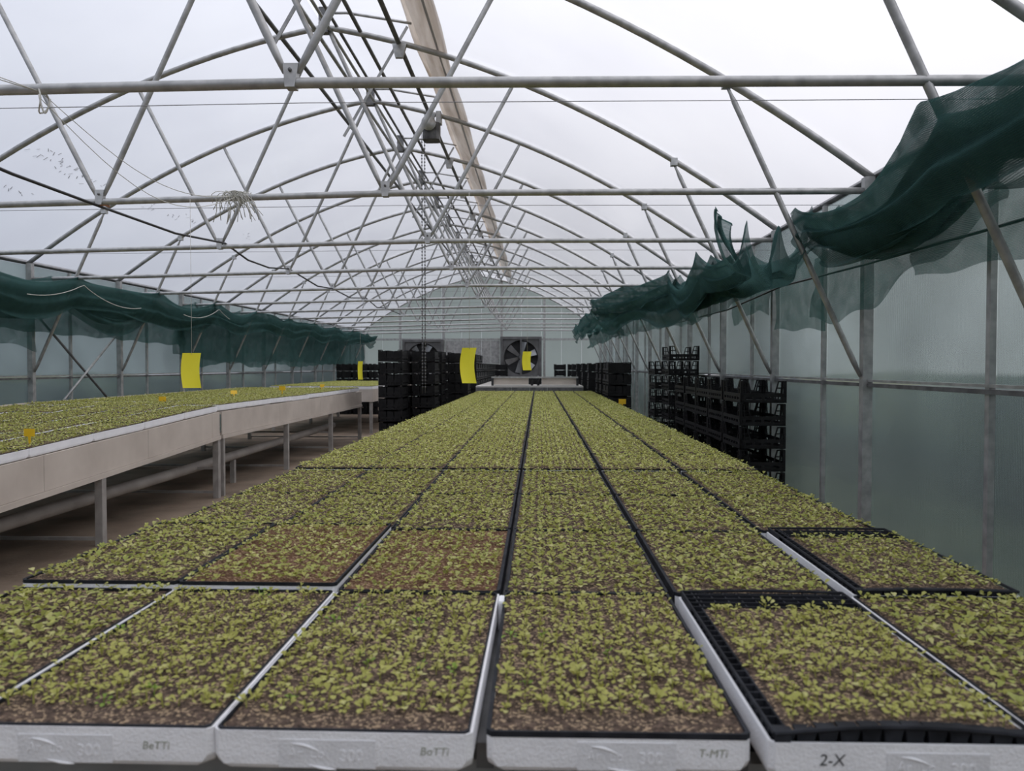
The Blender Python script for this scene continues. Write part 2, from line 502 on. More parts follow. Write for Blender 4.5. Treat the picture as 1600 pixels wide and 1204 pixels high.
# ---- roof: film, purlins, ridge vent
roof = struct('roof')
VENT0, VENT1 = XC - .02, -1.12
def film_part(xa, xb, n):
    def fn(u, v):
        x = xa + (xb - xa) * v
        y = Y0 + (Y1 - Y0) * u
        return (x, y, Zh(arch_h(x)) + .032 + .004 * math.sin(y * 3.1 + x))
    return MB().grid(fn, 60, n)
obj('film', film_part(XL - .03, VENT0, 40), 'film', roof)
obj('film', film_part(VENT1, XR + .03, 32), 'film', roof)
def flap(u, v):
    x = XC - .04 + (-1.24 - XC + .04) * v
    y = Y0 + (Y1 - Y0) * u
    return (x, y, Zh(3.43 - .12 * v * v))
obj('vent_film', MB().grid(flap, 50, 8), 'film', roof)
lip_prof = [(-1.26, 3.31), (-1.19, 3.285), (-1.10, 3.24), (-1.00, 3.165), (-.92, 3.08), (-.87, 3.0)]
def lip(u, v):
    y = Y0 + (Y1 - Y0) * u
    k = v * (len(lip_prof) - 1); i = min(int(k), len(lip_prof) - 2); t = k - i
    x = lip_prof[i][0] * (1 - t) + lip_prof[i + 1][0] * t; h = lip_prof[i][1] * (1 - t) + lip_prof[i + 1][1] * t
    return (x + .012 * math.sin(y * 2.2), y, Zh(h) + .012 * math.sin(y * 3.7 + 1))
obj('vent_lip', MB().grid(lip, 90, 10), 'lip', roof)
obj('vent_edge_cord', MB().tube([(-1.0, Y0, Zh(3.15)), (-1.0, 12, Zh(3.14)), (-1.0, Y1, Zh(3.15))], .012, 6), 'cable', roof)
for x, dz, r, mat in ((-2.47, .0, .022, 'galv_dark'), (-2.13, -.02, .02, 'galv'), (-1.99, -.02, .016, 'galv'), (-1.93, .03, .016, 'galv_dark'), (-1.70, .02, .02, 'galv_dark'), (-1.33, -.01, .024, 'galv_dark')):
    z = Zh(arch_h(x) + dz)
    obj('purlin', MB().tube([(x, Y0, z), (x, Y1, z)], r, 8), mat, roof)
for i, y in enumerate(TRUSS_Y):
    yy = y + .06
    pts = [(XC - .02, yy, Zh(3.40)), (-1.85, yy, Zh(3.40)), (-1.5, yy, Zh(3.34)), (-1.22, yy, Zh(3.29))]
    obj('vent_rib', MB().tube(pts, .013, 6), 'galv', roof)
    obj('ridge_bracket', MB().box(XC - .045, XC + .045, yy - .09, yy - .02, Zh(3.18), Zh(3.42)), 'galv_dark', roof)
    obj('shaft_bracket', MB().hexa([(-1.36, yy - .1, Zh(2.93)), (-1.29, yy - .1, Zh(2.93)), (-1.29, yy - .06, Zh(2.93)), (-1.36, yy - .06, Zh(2.93)), (-1.39, yy - .1, Zh(3.06)), (-1.25, yy - .1, Zh(3.06)), (-1.25, yy - .06, Zh(3.06)), (-1.39, yy - .06, Zh(3.06))]), 'plate', roof)
    obj('vent_rack', MB().bar((-1.26, yy, Zh(3.26)), (-1.88, yy, Zh(2.22)), .012, .024), 'galv', roof)

# ---- trusses
names_t = ['fourth behind the viewpoint', 'third behind the viewpoint', 'second behind the viewpoint', 'first behind the viewpoint', 'just above the viewpoint', 'nearest in view', 'second in view', 'third in view', 'fourth in view', 'fifth in view',
           'sixth in view', 'seventh in view', 'eighth in view', 'ninth in view', 'tenth in view', 'eleventh in view', 'twelfth in view']
def chord_h(i, x):
    if i == 5:
        return lerp_tab([(XL, 1.16), (-1, 1.215), (XR, 1.185)], x)
    return lerp_tab([(XL, 1.085), (-1.0, 1.20), (XR, 1.19)], x)
NODES = (-3.08, -1.06)
for i, y in enumerate(TRUSS_Y):
    t = thing('roof_truss', 'galvanised pipe roof truss spanning the greenhouse, ' + names_t[i], 'truss', (XC, y, 0), group='roof trusses')
    def P(x, h, dy=0): return (x - XC, dy, Zh(h))
    obj('bottom_chord', MB().tube([P(x, chord_h(i, x)) for x in [XL + .04 + (XR - XL - .08) * k / 16 for k in range(17)]], .0225, 10), 'galv', t)
    xs = [XL + .02 + (XR - XL - .04) * k / 40 for k in range(41)]
    obj('arch', MB().tube([P(x, arch_h(x)) for x in xs], .026, 10), 'galv', t)
    for nx in NODES:
        nh = chord_h(i, nx)
        sgn = -1 if nx < XC else 1
        # strut to the ridge and strut to the arch
        def strut(xt, ht, xb_off):
            a = Vector(P(nx + xb_off, nh + .045)); b = Vector(P(xt, ht))
            d = (b - a)
            pts = [a, a + d * .04, a + d * .09, b - d * .04, b]
            return MB().tube(pts, [.012, .017, .019, .019, .014], 8)
        obj('strut', strut(XC + sgn * .05, 3.20, -sgn * .028), 'galv', t)
        xo = XC + sgn * 1.82
        obj('strut', strut(xo, arch_h(xo) - .02, sgn * .028), 'galv', t)
        pl = MB().hexa([P(nx - .021, nh - .024, -.027), P(nx + .021, nh - .024, -.027), P(nx + .021, nh - .024, .027), P(nx - .021, nh - .024, .027),
                        P(nx - .034, nh + .082, -.012), P(nx + .034, nh + .082, -.012), P(nx + .034, nh + .082, .012), P(nx - .034, nh + .082, .012)])
        p = obj('node_plate', pl, 'galv', t)
        obj('bolt', MB().tube([P(nx, nh + .05, -.026), P(nx, nh + .05, -.016)], .008, 8), 'galv_dark', p)
    for sgn in (-1, 1):
        xt = XC + sgn * 3.33
        xb = (XR - .08) if sgn > 0 else (XL + .08)
        a = Vector(P(xt, arch_h(xt) - .03)); b = Vector(P(xb, -.07)); d = b - a
        obj('knee_brace', MB().tube([a, a + d * .03, a + d * .06, b - d * .05, b], [.012, .012, .02, .02, .012], 8), 'galv', t)
        obj('brace_clip', MB().box(a.x - .03, a.x + .03, -.03, .03, a.z - .02, a.z + .05), 'plate', t)
    if i >= 4:
        wh = chord_h(i, -1) - .085
        obj('guide_wire', MB().tube([P(XL + .1, wh - .03), P(-1, wh), P(XR - .1, wh - .02)], .0018, 4), 'wire', t)

# ------------------------------------------------------------------ seedling trays
TW, TL, TH = .391, .697, .058
def rrect(w, l, z, c):
    x, y = w / 2, l / 2
    return [(-x + c, -y, z), (x - c, -y, z), (x, -y + c, z), (x, y - c, z), (x - c, y, z), (-x + c, y, z), (-x, y - c, z), (-x, -y + c, z)]
def tray_body():
    m = MB()
    m.rings([rrect(TW - .014, TL - .010, 0, .018), rrect(TW - .004, TL - .001, .007, .014), rrect(TW, TL, .018, .009), rrect(TW, TL, TH, .008),
             rrect(TW - .010, TL - .010, TH, .006), rrect(TW - .02, TL - .018, TH - .02, .006)])
    return m
body_me = tray_body().mesh('tray_body', 'poly')
body_bright_me = tray_body().mesh('tray_body_clean', 'poly_bright')
def liner_mesh():
    m = MB()
    m.rings([rrect(TW - .009, TL - .003, TH - .001, .006), rrect(TW - .009, TL - .003, TH + .003, .006), rrect(TW - .016, TL - .011, TH + .003, .006), rrect(TW - .018, TL - .013, TH - .012, .006)], cap0=False, cap1=False)
    return m
liner_me = liner_mesh().mesh('liner', 'liner')
def edge_liner(sides):
    m = MB()
    for sx in sides:
        xa, xb = sorted((sx * (TW / 2 + .0006), sx * (TW / 2 + .0030)))
        m.box(xa, xb, -TL / 2 + .01, TL / 2 - .01, TH - .042, TH + .003)  # added black strip on the white side, paints the column gap dark
    m.rings([rrect(TW + .001, TL + .001, TH - .006, .008), rrect(TW + .001, TL + .001, TH + .003, .008), rrect(TW - .0115, TL - .0115, TH + .002, .006), rrect(TW - .0125, TL - .0125, TH - .012, .006)], cap0=False, cap1=False)
    return m.mesh('liner', 'liner')
LINERS = {'plain': edge_liner(()), 'left': edge_liner((-1,)), 'right': edge_liner((1,))}
def soil_mesh(seed, mat):
    rng = random.Random(seed)
    w, l = TW - .0115, TL - .0115
    hs = {}
    def fn(u, v):
        x = (u - .5) * w; y = (v - .5) * l
        return (x, y, TH - .003 + rng.uniform(-.0025, .0025))
    m = MB().grid(fn, 24, 44); m.smooth = False
    return m.mesh('soil', mat)
soil_me = [soil_mesh(k, 'soil') for k in range(2)]
soil_red_me = soil_mesh(9, 'soil_red')

def add_leaf(m, c, ang, ln, wd, tilt, lod):
    ca, sa = math.cos(ang), math.sin(ang)
    def pt(f, s, up): return (c[0] + ca * f - sa * s, c[1] + sa * f + ca * s, c[2] + up)
    up = math.sin(tilt) * ln; fl = math.cos(tilt) * ln
    b = len(m.v)
    if lod == 0:
        m.v += [pt(0, 0, 0), pt(fl * .45, wd * .5, up * .55 + wd * .18), pt(fl * .85, wd * .36, up * .9 + wd * .1), pt(fl, 0, up * .85), pt(fl * .85, -wd * .36, up * .9 + wd * .1), pt(fl * .45, -wd * .5, up * .55 + wd * .18), pt(fl * .55, 0, up * .6)]
        m.f += [(b, b + 6, b + 1), (b + 1, b + 6, b + 2), (b + 2, b + 6, b + 3), (b + 3, b + 6, b + 4), (b + 4, b + 6, b + 5), (b + 5, b + 6, b)]
    else:
        m.v += [pt(0, 0, 0), pt(fl * .55, wd * .5, up * .6), pt(fl, 0, up), pt(fl * .55, -wd * .5, up * .6)]
        m.f += [(b, b + 3, b + 2, b + 1)]

def add_seedling(m, x, y, z, rng, lod, size=1.0, extra=0):
    hgt = rng.uniform(.006, .017) * size
    n = rng.choice((4, 5, 5, 6)) if lod == 0 else 4
    n += extra
    a0 = rng.uniform(0, 6.28)
    for k in range(n):
        s = size * rng.uniform(.7, 1.15)
        q = rng.uniform(0, .006 + .004 * extra)
        aa = a0 + k * 6.283 / n
        add_leaf(m, (x + q * math.cos(aa), y + q * math.sin(aa), z + hgt * rng.uniform(.45, 1.15)), a0 + k * 6.283 / n + rng.uniform(-.5, .5),
                 .0128 * s if lod == 0 else .0165 * s, .0104 * s if lod == 0 else .0138 * s, rng.uniform(-.3, .9), lod)

NC, NR = 12, 24
def seedling_spots(rng, miss, front_gap=0):
    miss = miss - .0
    px, py = (TW - .017) / NC, (TL - .016) / NR
    for j in range(front_gap, NR):
        for i in range(NC):
            if rng.random() < miss: continue
            yield (-(TW - .017) / 2 + px * (i + .5) + rng.gauss(0, .003), -(TL - .016) / 2 + py * (j + .5) + rng.gauss(0, .0045))
def seedlings_mesh(seed, lod, miss, mat='leaf', size=1.0, front_gap=0, back_gap=0):
    rng = random.Random(seed); m = MB()
    ylim = TL / 2 - .004 - back_gap * (TL - .024) / NR
    for x, y in seedling_spots(rng, miss, front_gap):
        if y > ylim: continue
        add_seedling(m, x, y, TH - .003, rng, lod, size * rng.uniform(.8, 1.15))
    return m.mesh('seedlings', mat)
SEED0 = [seedlings_mesh(20 + k, 0, .04, size=1.18) for k in range(4)]
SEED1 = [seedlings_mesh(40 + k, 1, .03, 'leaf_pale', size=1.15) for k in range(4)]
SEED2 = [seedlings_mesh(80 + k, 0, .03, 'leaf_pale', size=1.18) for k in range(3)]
SEED_L = [seedlings_mesh(90 + k, 1, .03, 'leaf', size=1.12) for k in range(3)]
SEED_SPARSE = [seedlings_mesh(60 + k, 0, .10, size=1.05) for k in range(2)]

def single_seedling(seed, mat):
    rng = random.Random(seed); m = MB()
    hgt = .013
    m.tube([(0, 0, -.003), (.001, 0, hgt + .002)], .0011, 4)
    add = MB()
    add_seedling(m, 0, 0, 0, rng, 0, .90, 1)
    m.smooth = False
    return m.mesh('seedling', mat)
SINGLE = [single_seedling(100 + k, 'leaf') for k in range(12)] + [single_seedling(130 + k, 'leaf_fresh') for k in range(2)]

rng = random.Random(7)
DECK = CAMZ - .545 - TH
COLX = [-1.081, -.686, -.2905, .1168, .525, .9345]
COLJ = [0, 0, 0, 0, 0, 0]
ROWP = .703
YF = 1.106
NROW = 21
COLN = ['first', 'second', 'third', 'fourth', 'fifth', 'sixth']

def make_tray(name, label, group, loc, rz, seeds, soil, bodyme=None, rx=0.0, edge='plain'):
    edge = edge if bodyme is None else None
    r = tag(link(name, bodyme or body_me, None, loc, (rx, 0, rz)), label, 'seedling tray', group)
    link('liner', LINERS[edge] if edge else liner_me, r)
    link('soil', soil, r)
    if seeds is not None:
        s = link('seedlings', seeds, r); s['kind'] = 'stuff'
    return r

def text_part(body, size, mat, parent, loc, extrude=.0012, rot=(math.pi / 2, 0, 0), name='lettering', shear=0.0, spacing=1.0, offset=0.0):
    cu = bpy.data.curves.new(name, 'FONT')
    cu.body = body; cu.size = size; cu.extrude = extrude; cu.shear = shear; cu.space_character = spacing; cu.offset = offset
    cu.resolution_u = 3
    cu.materials.append(M[mat])
    tmp = bpy.data.objects.new('lettering_source', cu)
    me = bpy.data.meshes.new_from_object(tmp)
    bpy.data.objects.remove(tmp)
    if not me.materials: me.materials.append(M[mat])
    return link(name, me, parent, loc, rot)

def front_marks(r, code, field_x, code_x, code_mat='ink', code_size=.017):
    yf = -TL / 2
    # moulded field: a shallow frame round a recessed-looking plate with raised signs
    f = obj('moulded_field', MB().box(field_x - .073, field_x + .073, yf - .0012, yf + .004, .004, .046), 'poly_label', r)
    for k, (z0, x0, w) in enumerate(((.040, -.052, .040), (.0085, -.028, .042))):
        pts = []
        for i in range(9):
            u = i / 8
            zz = z0 - (.011 * u * u if k == 0 else .006 * math.sin(u * 1.6))
            pts.append((field_x + x0 + w * u, yf - .002, zz))
        obj('swoosh', MB().tube(pts, [.0004 + .0016 * math.sin(math.pi * min(.93, max(.07, i / 8))) for i in range(9)], 6), 'poly', f)
    text_part('Ar  Lo', .021, 'poly', f, (field_x - .060, yf - .001, .019), name='raised_letters', shear=.1)
    text_part('300', .0245, 'poly', f, (field_x + .018, yf - .001, .015), name='raised_numerals', offset=.0006)
    text_part(code, code_size, code_mat, r, (code_x, yf - .0003, .026), extrude=.0004, name='handwritten_code', shear=.15)

for row in range(NROW):
    for c in range(6):
        y0 = YF + row * ROWP
        jx, jy, jr = rng.uniform(-.0008, .0008), rng.uniform(-.002, .002), rng.uniform(-.0006, .0006)
        if row >= 1 and c == 5 and row < 2: jx = .012
        loc = (COLX[c] + jx, y0 + TL / 2 + jy, DECK + (.011 if row >= 4 else .016 if row == 1 and c < 2 else 0))
        lab = f'seedling tray on middle bench, {ORD[row]} row from near end, {COLN[c]} column from aisle'
        grp = 'seedling trays on the wide middle bench'
        if row == 0:
            yy = {1: .0, 2: -.003, 3: .004, 4: -.012}.get(c, 0)
            loc = (COLX[c], y0 + TL / 2 + yy, DECK)
            rzz = {0: 0, 1: .002, 2: -.006, 3: .006, 4: .006, 5: 0}[c]
            if c in (1, 2, 3):
                r = make_tray('seedling_tray', lab, grp, loc, rzz, None, soil_me[c % 2], edge='plain' if c == 3 else None)
                rr = random.Random(300 + c)
                for x, y in seedling_spots(rr, .05 if c != 3 else .03, 2):
                    k = rr.randrange(12) if rr.random() > .035 else 12 + rr.randrange(2)
                    s = rr.uniform(.75, 1.25)
                    link('seedling', SINGLE[k], r, (x, y, TH - .003), (rr.uniform(-.2, .2), rr.uniform(-.2, .2), rr.uniform(0, 6.28)), (s, s, s))
                front_marks(r, {1: 'BeTTi', 2: 'BoTTi', 3: 'T-MTi'}[c], {1: -.030, 2: -.022, 3: .012}[c], {1: .088, 2: .117, 3: .118}[c])
                continue
            if c == 4:
                continue          # raised black plug tray, built below
            make_tray('seedling_tray', lab, grp, loc, rzz, SEED0[c % 4], soil_me[0], edge=None)
            continue
        if row == 1 and c == 5:
            continue              # second raised plug tray
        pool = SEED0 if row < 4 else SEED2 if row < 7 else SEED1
        sd = pool[rng.randrange(len(pool))]; so = soil_me[rng.randrange(2)]
        if row == 1 and c in (1, 2): sd, so = SEED_SPARSE[c - 1], soil_red_me
        if row in (2, 3) and c == 0: sd = SEED_SPARSE[0]
        flip = math.pi if rng.random() < .5 else 0
        eg = 'plain' if c in (0, 1, 3) else 'right' if (c == 2) == (flip == 0) else 'left'
        make_tray('seedling_tray', lab, grp, loc, jr + flip, sd, so, edge=eg)

# raised black plug trays standing proud of their polystyrene trays, with bare cells along the back
def plug_tray(m, raise_z, bow):
    """cell walls, front cups and rim"""
    w, l = TW - .016, TL - .006
    px, py = w / NC, l / NR
    def zt(x, y):
        return TH + raise_z + bow * math.sin(math.pi * (x / w + .5)) * (1 if y < 0 else .3)
    # rim
    for a, b in (((-w / 2, -l / 2), (w / 2, -l / 2)), ((w / 2, -l / 2), (w / 2, l / 2)), ((w / 2, l / 2), (-w / 2, l / 2)), ((-w / 2, l / 2), (-w / 2, -l / 2))):
        pts = []
        for k in range(9):
            x = a[0] + (b[0] - a[0]) * k / 8; y = a[1] + (b[1] - a[1]) * k / 8
            pts.append((x, y, zt(x, y)))
        m.tube(pts, .0035, 6)
    return zt, w, l, px, py

def raised_tray(label, loc, rz, seed, raise_z, bow, marks=None):
    r = tag(link('seedling_tray', body_me, None, loc, (0, 0, rz)), label, 'seedling tray', 'seedling trays on the wide middle bench')
    m = MB(); zt, w, l, px, py = plug_tray(m, raise_z, bow); m.smooth = False
    # empty grid rows at the back and a strip at the aisle-facing side
    EMPTY = 4
    for j in range(NR - EMPTY, NR):
        y = -l / 2 + py * j
        m.bar((-w / 2, y, zt(0, y) - .012), (w / 2, y, zt(0, y) - .012), .003, .022)
    for i in range(NC + 1):
        x = -w / 2 + px * i
        m.bar((x, l / 2 - EMPTY * py, TH + raise_z - .012), (x, l / 2, TH + raise_z - .012), .003, .022)
    for j in range(0, NR):
        y = -l / 2 + py * j
        m.bar((-w / 2, y, zt(-w / 2, y) - .012), (-w / 2 + .022, y, zt(-w / 2, y) - .012), .003, .022)
    m.bar((-w / 2 + .022, -l / 2, TH + raise_z - .010), (-w / 2 + .022, l / 2, TH + raise_z - .010), .003, .02)
    m.box(-w / 2 + .002, w / 2 - .002, -l / 2 + .02, l / 2 - .004, TH - .01, TH - .004)
    g = obj('plug_grid', m, 'liner', r)
    # row of cell cups along the near edge and along the aisle-facing edge
    for i in range(NC):
        x = -w / 2 + px * (i + .5)
        z1 = zt(x, -l / 2) - .002; z0 = TH - .006
        a, b = px * .46, px * .34
        cm = MB().hexa([(x - b, -l / 2 + .005, z0), (x + b, -l / 2 + .005, z0), (x + b, -l / 2 + .022, z0), (x - b, -l / 2 + .022, z0),
                        (x - a, -l / 2 + .001, z1), (x + a, -l / 2 + .001, z1), (x + a, -l / 2 + .026, z1), (x - a, -l / 2 + .026, z1)])
        obj('cell_cup', cm, 'liner', r)
    # soil and seedlings sit raised in the plug tray
    rs = random.Random(seed)
    def fn(u, v):
        x = -w / 2 + .024 + (w - .028) * u; y = -l / 2 + .004 + (l - .006 - EMPTY * py) * v
        return (x, y, zt(x, y) - .004 + rs.uniform(-.002, .002))
    sm = MB().grid(fn, 24, 40); sm.smooth = False
    obj('soil', sm, 'soil', r)
    if marks:
        for i in range(NC):
            for j in range(1, NR - EMPTY):
                if rs.random() < .05: continue
                x = -w / 2 + .03 + (w - .04) / NC * (i + .5) + rs.gauss(0, .003); y = -l / 2 + py * (j + .5) + rs.gauss(0, .004)
                s = rs.uniform(.75, 1.2)
                link('seedling', SINGLE[rs.randrange(12)], r, (x, y, zt(x, y) - .004), (rs.uniform(-.2, .2), rs.uniform(-.2, .2), rs.uniform(0, 6.28)), (s, s, s))
        front_marks(r, marks, .045, -.125, 'ink_black', .024)
    else:
        m = MB()
        for i in range(NC):
            for j in range(1, NR - EMPTY):
                if rs.random() < .08: continue
                x = -w / 2 + .03 + (w - .04) / NC * (i + .5) + rs.gauss(0, .003); y = -l / 2 + py * (j + .5) + rs.gauss(0, .004)
                add_seedling(m, x, y, zt(x, y) - .004, rs, 0)
        s = obj('seedlings', m, 'leaf', r); s['kind'] = 'stuff'
    return r
raised_tray('seedling tray with a raised black plug insert bowed upward along its near edge', (COLX[4] + .004, YF + TL / 2 - .012, DECK), .006, 11, .012, .012, '2-X')
raised_tray('seedling tray with a raised black plug insert and bare cells by the wall-side bench edge', (COLX[5] + .012, YF + ROWP + TL / 2, DECK), 0, 12, .012, .003)

# ---- middle bench carrying them
bench = thing('growing_bench', 'wide steel growing bench under the white seedling trays in the middle', 'bench', (-.08, 1.2, 0))
BY1 = YF + NROW * ROWP
def BX(x): return x + .08
def BY(y): return y - 1.2
for x in (-1.26, -.88, -.488, -.085, .321, .73, 1.12):
    obj('rail', MB().box(BX(x) - .014, BX(x) + .014, BY(1.2), BY(BY1), DECK - .045, DECK - .003), 'galv_dark', bench)
k = 0
y = 1.25
while y < BY1:
    obj('cross_bar', MB().box(BX(-1.28), BX(1.13), BY(y) - .02, BY(y) + .02, DECK - .095, DECK - .046), 'alu_leg', bench)
    for x in (-1.2, 1.06):
        obj('leg', MB().box(BX(x) - .022, BX(x) + .022, BY(y) - .022, BY(y) + .022, 0, DECK - .096), 'alu_leg', bench)
    y += 2.0
obj('under_tray_shade_sheet', MB().box(BX(-1.28), BX(1.13), BY(1.13), BY(BY1), DECK - .108, DECK - .097), 'cable', bench)  # added black sheet, its colour stands in for deep shadow below the trays
obj('end_shade_sheet', MB().box(BX(-1.28), BX(1.13), BY(1.22), BY(1.225), DECK - .4, DECK - .11), 'cable', bench)  # second added black sheet, carries that painted shadow down the near end
tag(obj('spacer_block', MB().rings([[(x - .085, y + YF + .635, z) for x, y, z in rr] for rr in (rrect(.014, .05, DECK - .002, .003), rrect(.014, .05, DECK + .060, .003), rrect(.012, .046, DECK + .064, .003))]), 'poly'),
    'small pale block wedged upright between two middle trays', 'block')

# ------------------------------------------------------------------ metal-sided bench across the aisle
def lb_top(y):      # height of panel top
    if y < 7.5: return Zh(-.457 - (7.5 - y) * .0438)
    return Zh(-.457)
LBX0, LBX1 = -3.2, -5.33
lb = thing('side_bench', 'long bench with dull metal side panels across the aisle', 'bench', (LBX0, 2.5, 0))
def LB(x, y, z): return (x - LBX0, y - 2.5, z)
seams = [2.5, 4.77, 6.08, 7.30, 7.475]
seams2 = [7.53, 9.25, 11.0, 12.3, 13.58]
for ss in (seams, seams2):
    for a, b in zip(ss, ss[1:]):
        m = MB()
        za, zb = lb_top(a + .001), lb_top(b - .001)
        a2, b2 = a + .002, b - .002
        x0, x1 = LBX0, LBX0 - .012
        m.hexa([LB(x1, a2, za - .235), LB(x0, a2, za - .235), LB(x0, b2, zb - .235), LB(x1, b2, zb - .235), LB(x1, a2, za), LB(x0, a2, za), LB(x0, b2, zb), LB(x1, b2, zb)])
        obj('side_panel', m, 'alu', lb)
    a, b = ss[0], ss[-1]
    za, zb = lb_top(a + .001), lb_top(b - .001)
    m = MB().hexa([LB(LBX0 - .03, a, za - .275), LB(LBX0 + .012, a, za - .275), LB(LBX0 + .012, b, zb - .275), LB(LBX0 - .03, b, zb - .275),
                   LB(LBX0 - .03, a, za - .238), LB(LBX0 + .012, a, za - .238), LB(LBX0 + .012, b, zb - .238), LB(LBX0 - .03, b, zb - .238)])
    obj('bottom_rail', m, 'alu', lb)
    m = MB().hexa([LB(LBX1, a, za - .03), LB(LBX0 - .015, a, za - .03), LB(LBX0 - .015, b, zb - .03), LB(LBX1, b, zb - .03),
                   LB(LBX1, a, za - .004), LB(LBX0 - .015, a, za - .004), LB(LBX0 - .015, b, zb - .004), LB(LBX1, b, zb - .004)])
    obj('deck', m, 'alu', lb)
    m = MB().hexa([LB(LBX1 - .02, a, za - .2), LB(LBX1 - .002, a, za - .2), LB(LBX1 - .002, b, zb - .2), LB(LBX1 - .02, b, zb - .2),
                   LB(LBX1 - .02, a, za + .075), LB(LBX1 - .002, a, za + .075), LB(LBX1 - .002, b, zb + .075), LB(LBX1 - .02, b, zb + .075)])
    obj('back_lip', m, 'alu', lb)
for y in (3.4, 5.43, 7.44, 7.58, 9.54, 11.6, 13.5):
    w = .028 if y != 7.58 else .02
    zt = lb_top(y) - .276
    for x in (LBX0 - .02, LBX1 + .1):
        obj('leg', MB().box(*[v for v in (x - LBX0 - w, x - LBX0 + w, y - 2.5 - w, y - 2.5 + w, 0, zt)]), 'alu_leg', lb)
    if y != 7.58:
        for z in (.06, .30) if y in (7.44, 11.6) else (.05,):
            obj('cross_tie', MB().box(LBX1 - LBX0 + .1, -.03, y - 2.5 - .012, y - 2.5 + .012, z - .012, z + .012), 'alu_leg', lb)
obj('heating_pipe', MB().tube([LB(-3.46, 2.5, .30), LB(-3.46, 7, .30), LB(-3.46, 12.6, .33)], .05, 12), 'pipe', lb)
obj('pipe_stand', MB().box(-.285, -.235, 5.9, 5.95, 0, .26), 'alu_leg', lb)
obj('pipe_stand', MB().box(-.285, -.235, 9.9, 9.95, 0, .29), 'alu_leg', lb)

lcol = ['first', 'second', 'third', 'fourth', 'fifth']
lrow = 0
for sec, (ya, pitch, n) in enumerate(((3.25, .705, 6), (7.54, .752, 8))):
    for k in range(n):
        for c in range(5):
            yc = ya + pitch * k + TL / 2
            x = LBX0 - .012 - .2 - c * .42
            slope = .0438 if sec == 0 else 0
            z = lb_top(yc) + .002
            r = make_tray('seedling_tray', f'seedling tray on long metal-sided bench, {ORD[lrow]} row from near end, {lcol[c]} column from aisle', 'seedling trays on the metal-sided bench',
                          (x + rng.uniform(-.006, .006), yc + rng.uniform(-.003, .003), z + rng.uniform(0, .006)), rng.uniform(-.008, .008), SEED_L[rng.randrange(3)], soil_me[0], body_bright_me, math.atan(slope) + rng.uniform(-.004, .004))
        lrow += 1
# far bench beyond it
fb = thing('side_bench', 'shorter metal-sided bench standing beyond the end of the long one', 'bench', (-3.25, 14.75, 0))
obj('side_panel', MB().box(-.012, 0, 0, 5.0, Zh(-.70), Zh(-.455)), 'alu', fb)
obj('end_panel', MB().box(-2.1, -.014, 0, .012, Zh(-.70), Zh(-.455)), 'alu', fb)
obj('deck', MB().box(-2.1, -.014, .014, 5.0, Zh(-.48), Zh(-.459)), 'alu', fb)
for y in (.05, 2.5, 4.9):
    for x in (-.05, -2.0):
        obj('leg', MB().box(x - .028, x + .028, y - .028, y + .028, 0, Zh(-.70)), 'alu_leg', fb)
for k in range(7):
    for c in range(5):
        make_tray('seedling_tray', f'seedling tray on short far bench, {ORD[k]} row from near end, {lcol[c]} column from aisle', 'seedling trays on the shorter bench',
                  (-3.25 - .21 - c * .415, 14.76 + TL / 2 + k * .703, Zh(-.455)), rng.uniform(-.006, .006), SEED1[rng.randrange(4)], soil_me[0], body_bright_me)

# ------------------------------------------------------------------ yellow tags and sticky traps
def plant_tag(x, y, h, label, stem=.05, w=.062, ht=.042, rz=0, tilt=0):
    t = thing('plant_tag', label, 'tag', (x, y, Zh(h)), (tilt, 0, rz), 'yellow plant tags')
    obj('plate', MB().box(-w / 2, w / 2, -.0012, .0012, stem, stem + ht), 'tag', t)
    obj('stake', MB().hexa([(-.003, -.001, -.03), (.003, -.001, -.03), (.003, .001, -.03), (-.003, .001, -.03), (-.009, -.001, stem), (.009, -.001, stem), (.009, .001, stem), (-.009, .001, stem)]), 'tag', t)
plant_tag(-3.30, 4.78, -.50, 'yellow plant tag on a stake, nearest on the metal-sided bench', .045, .072, .05)
plant_tag(-4.10, 8.1, -.405, 'small yellow plant tag among the middle columns of the metal-sided bench', .02, .075, .055, .2)
plant_tag(-3.53, 10.3, -.40, 'tall yellow plant tag on a stake, halfway along the metal-sided bench', .07, .09, .055)
plant_tag(-3.92, 9.6, -.36, 'low yellow plant tag leaning on the metal-sided bench', .005, .08, .05, .5, -.5)
plant_tag(-3.5, 12.1, -.345, 'far yellow plant tag low among seedlings of the metal-sided bench', .01, .08, .045, -.3, -.3)
plant_tag(1.17, 10.55, -.535, 'yellow plant tag at the wall-side edge of the wide middle bench', .01, .10, .07, -.2)

def trap(x, y, htop, w, hgt, label, chord_z, rz, bow):
    t = thing('sticky_trap', label, 'insect trap', (x, y, Zh(htop) - hgt), (0, 0, rz), 'yellow sticky traps')
    def fn(u, v):
        b = bow * math.sin(math.pi * v)
        return (-w / 2 + w * u - b, .35 * b + .01 * math.sin(math.pi * u), hgt * v)
    m = MB().grid(fn, 6, 12)
    n = len(m.v)
    m.v += [(a, b + .0015, c) for a, b, c in m.v]
    m.f += [tuple(n + k for k in reversed(f)) for f in list(m.f)]
    obj('sheet', m, 'yellow', t)
    obj('string', MB().tube([(0, 0, hgt - .01), (0.0, 0, chord_z - (Zh(htop) - hgt))], .0014, 4), 'twine', t)
trap(-2.42, 5.20, .093, .125, .245, 'yellow sticky trap hanging over the aisle in front of the metal-sided bench', Zh(1.16), .12, .014)
trap(-.475, 5.20, .128, .105, .245, 'largest yellow sticky trap, hanging over the middle bench before the black crates', Zh(1.19), -.25, .02)
trap(-.133, 9.2, .18, .105, .228, 'small yellow sticky trap hanging in front of the round fan', Zh(1.19), .2, .012)
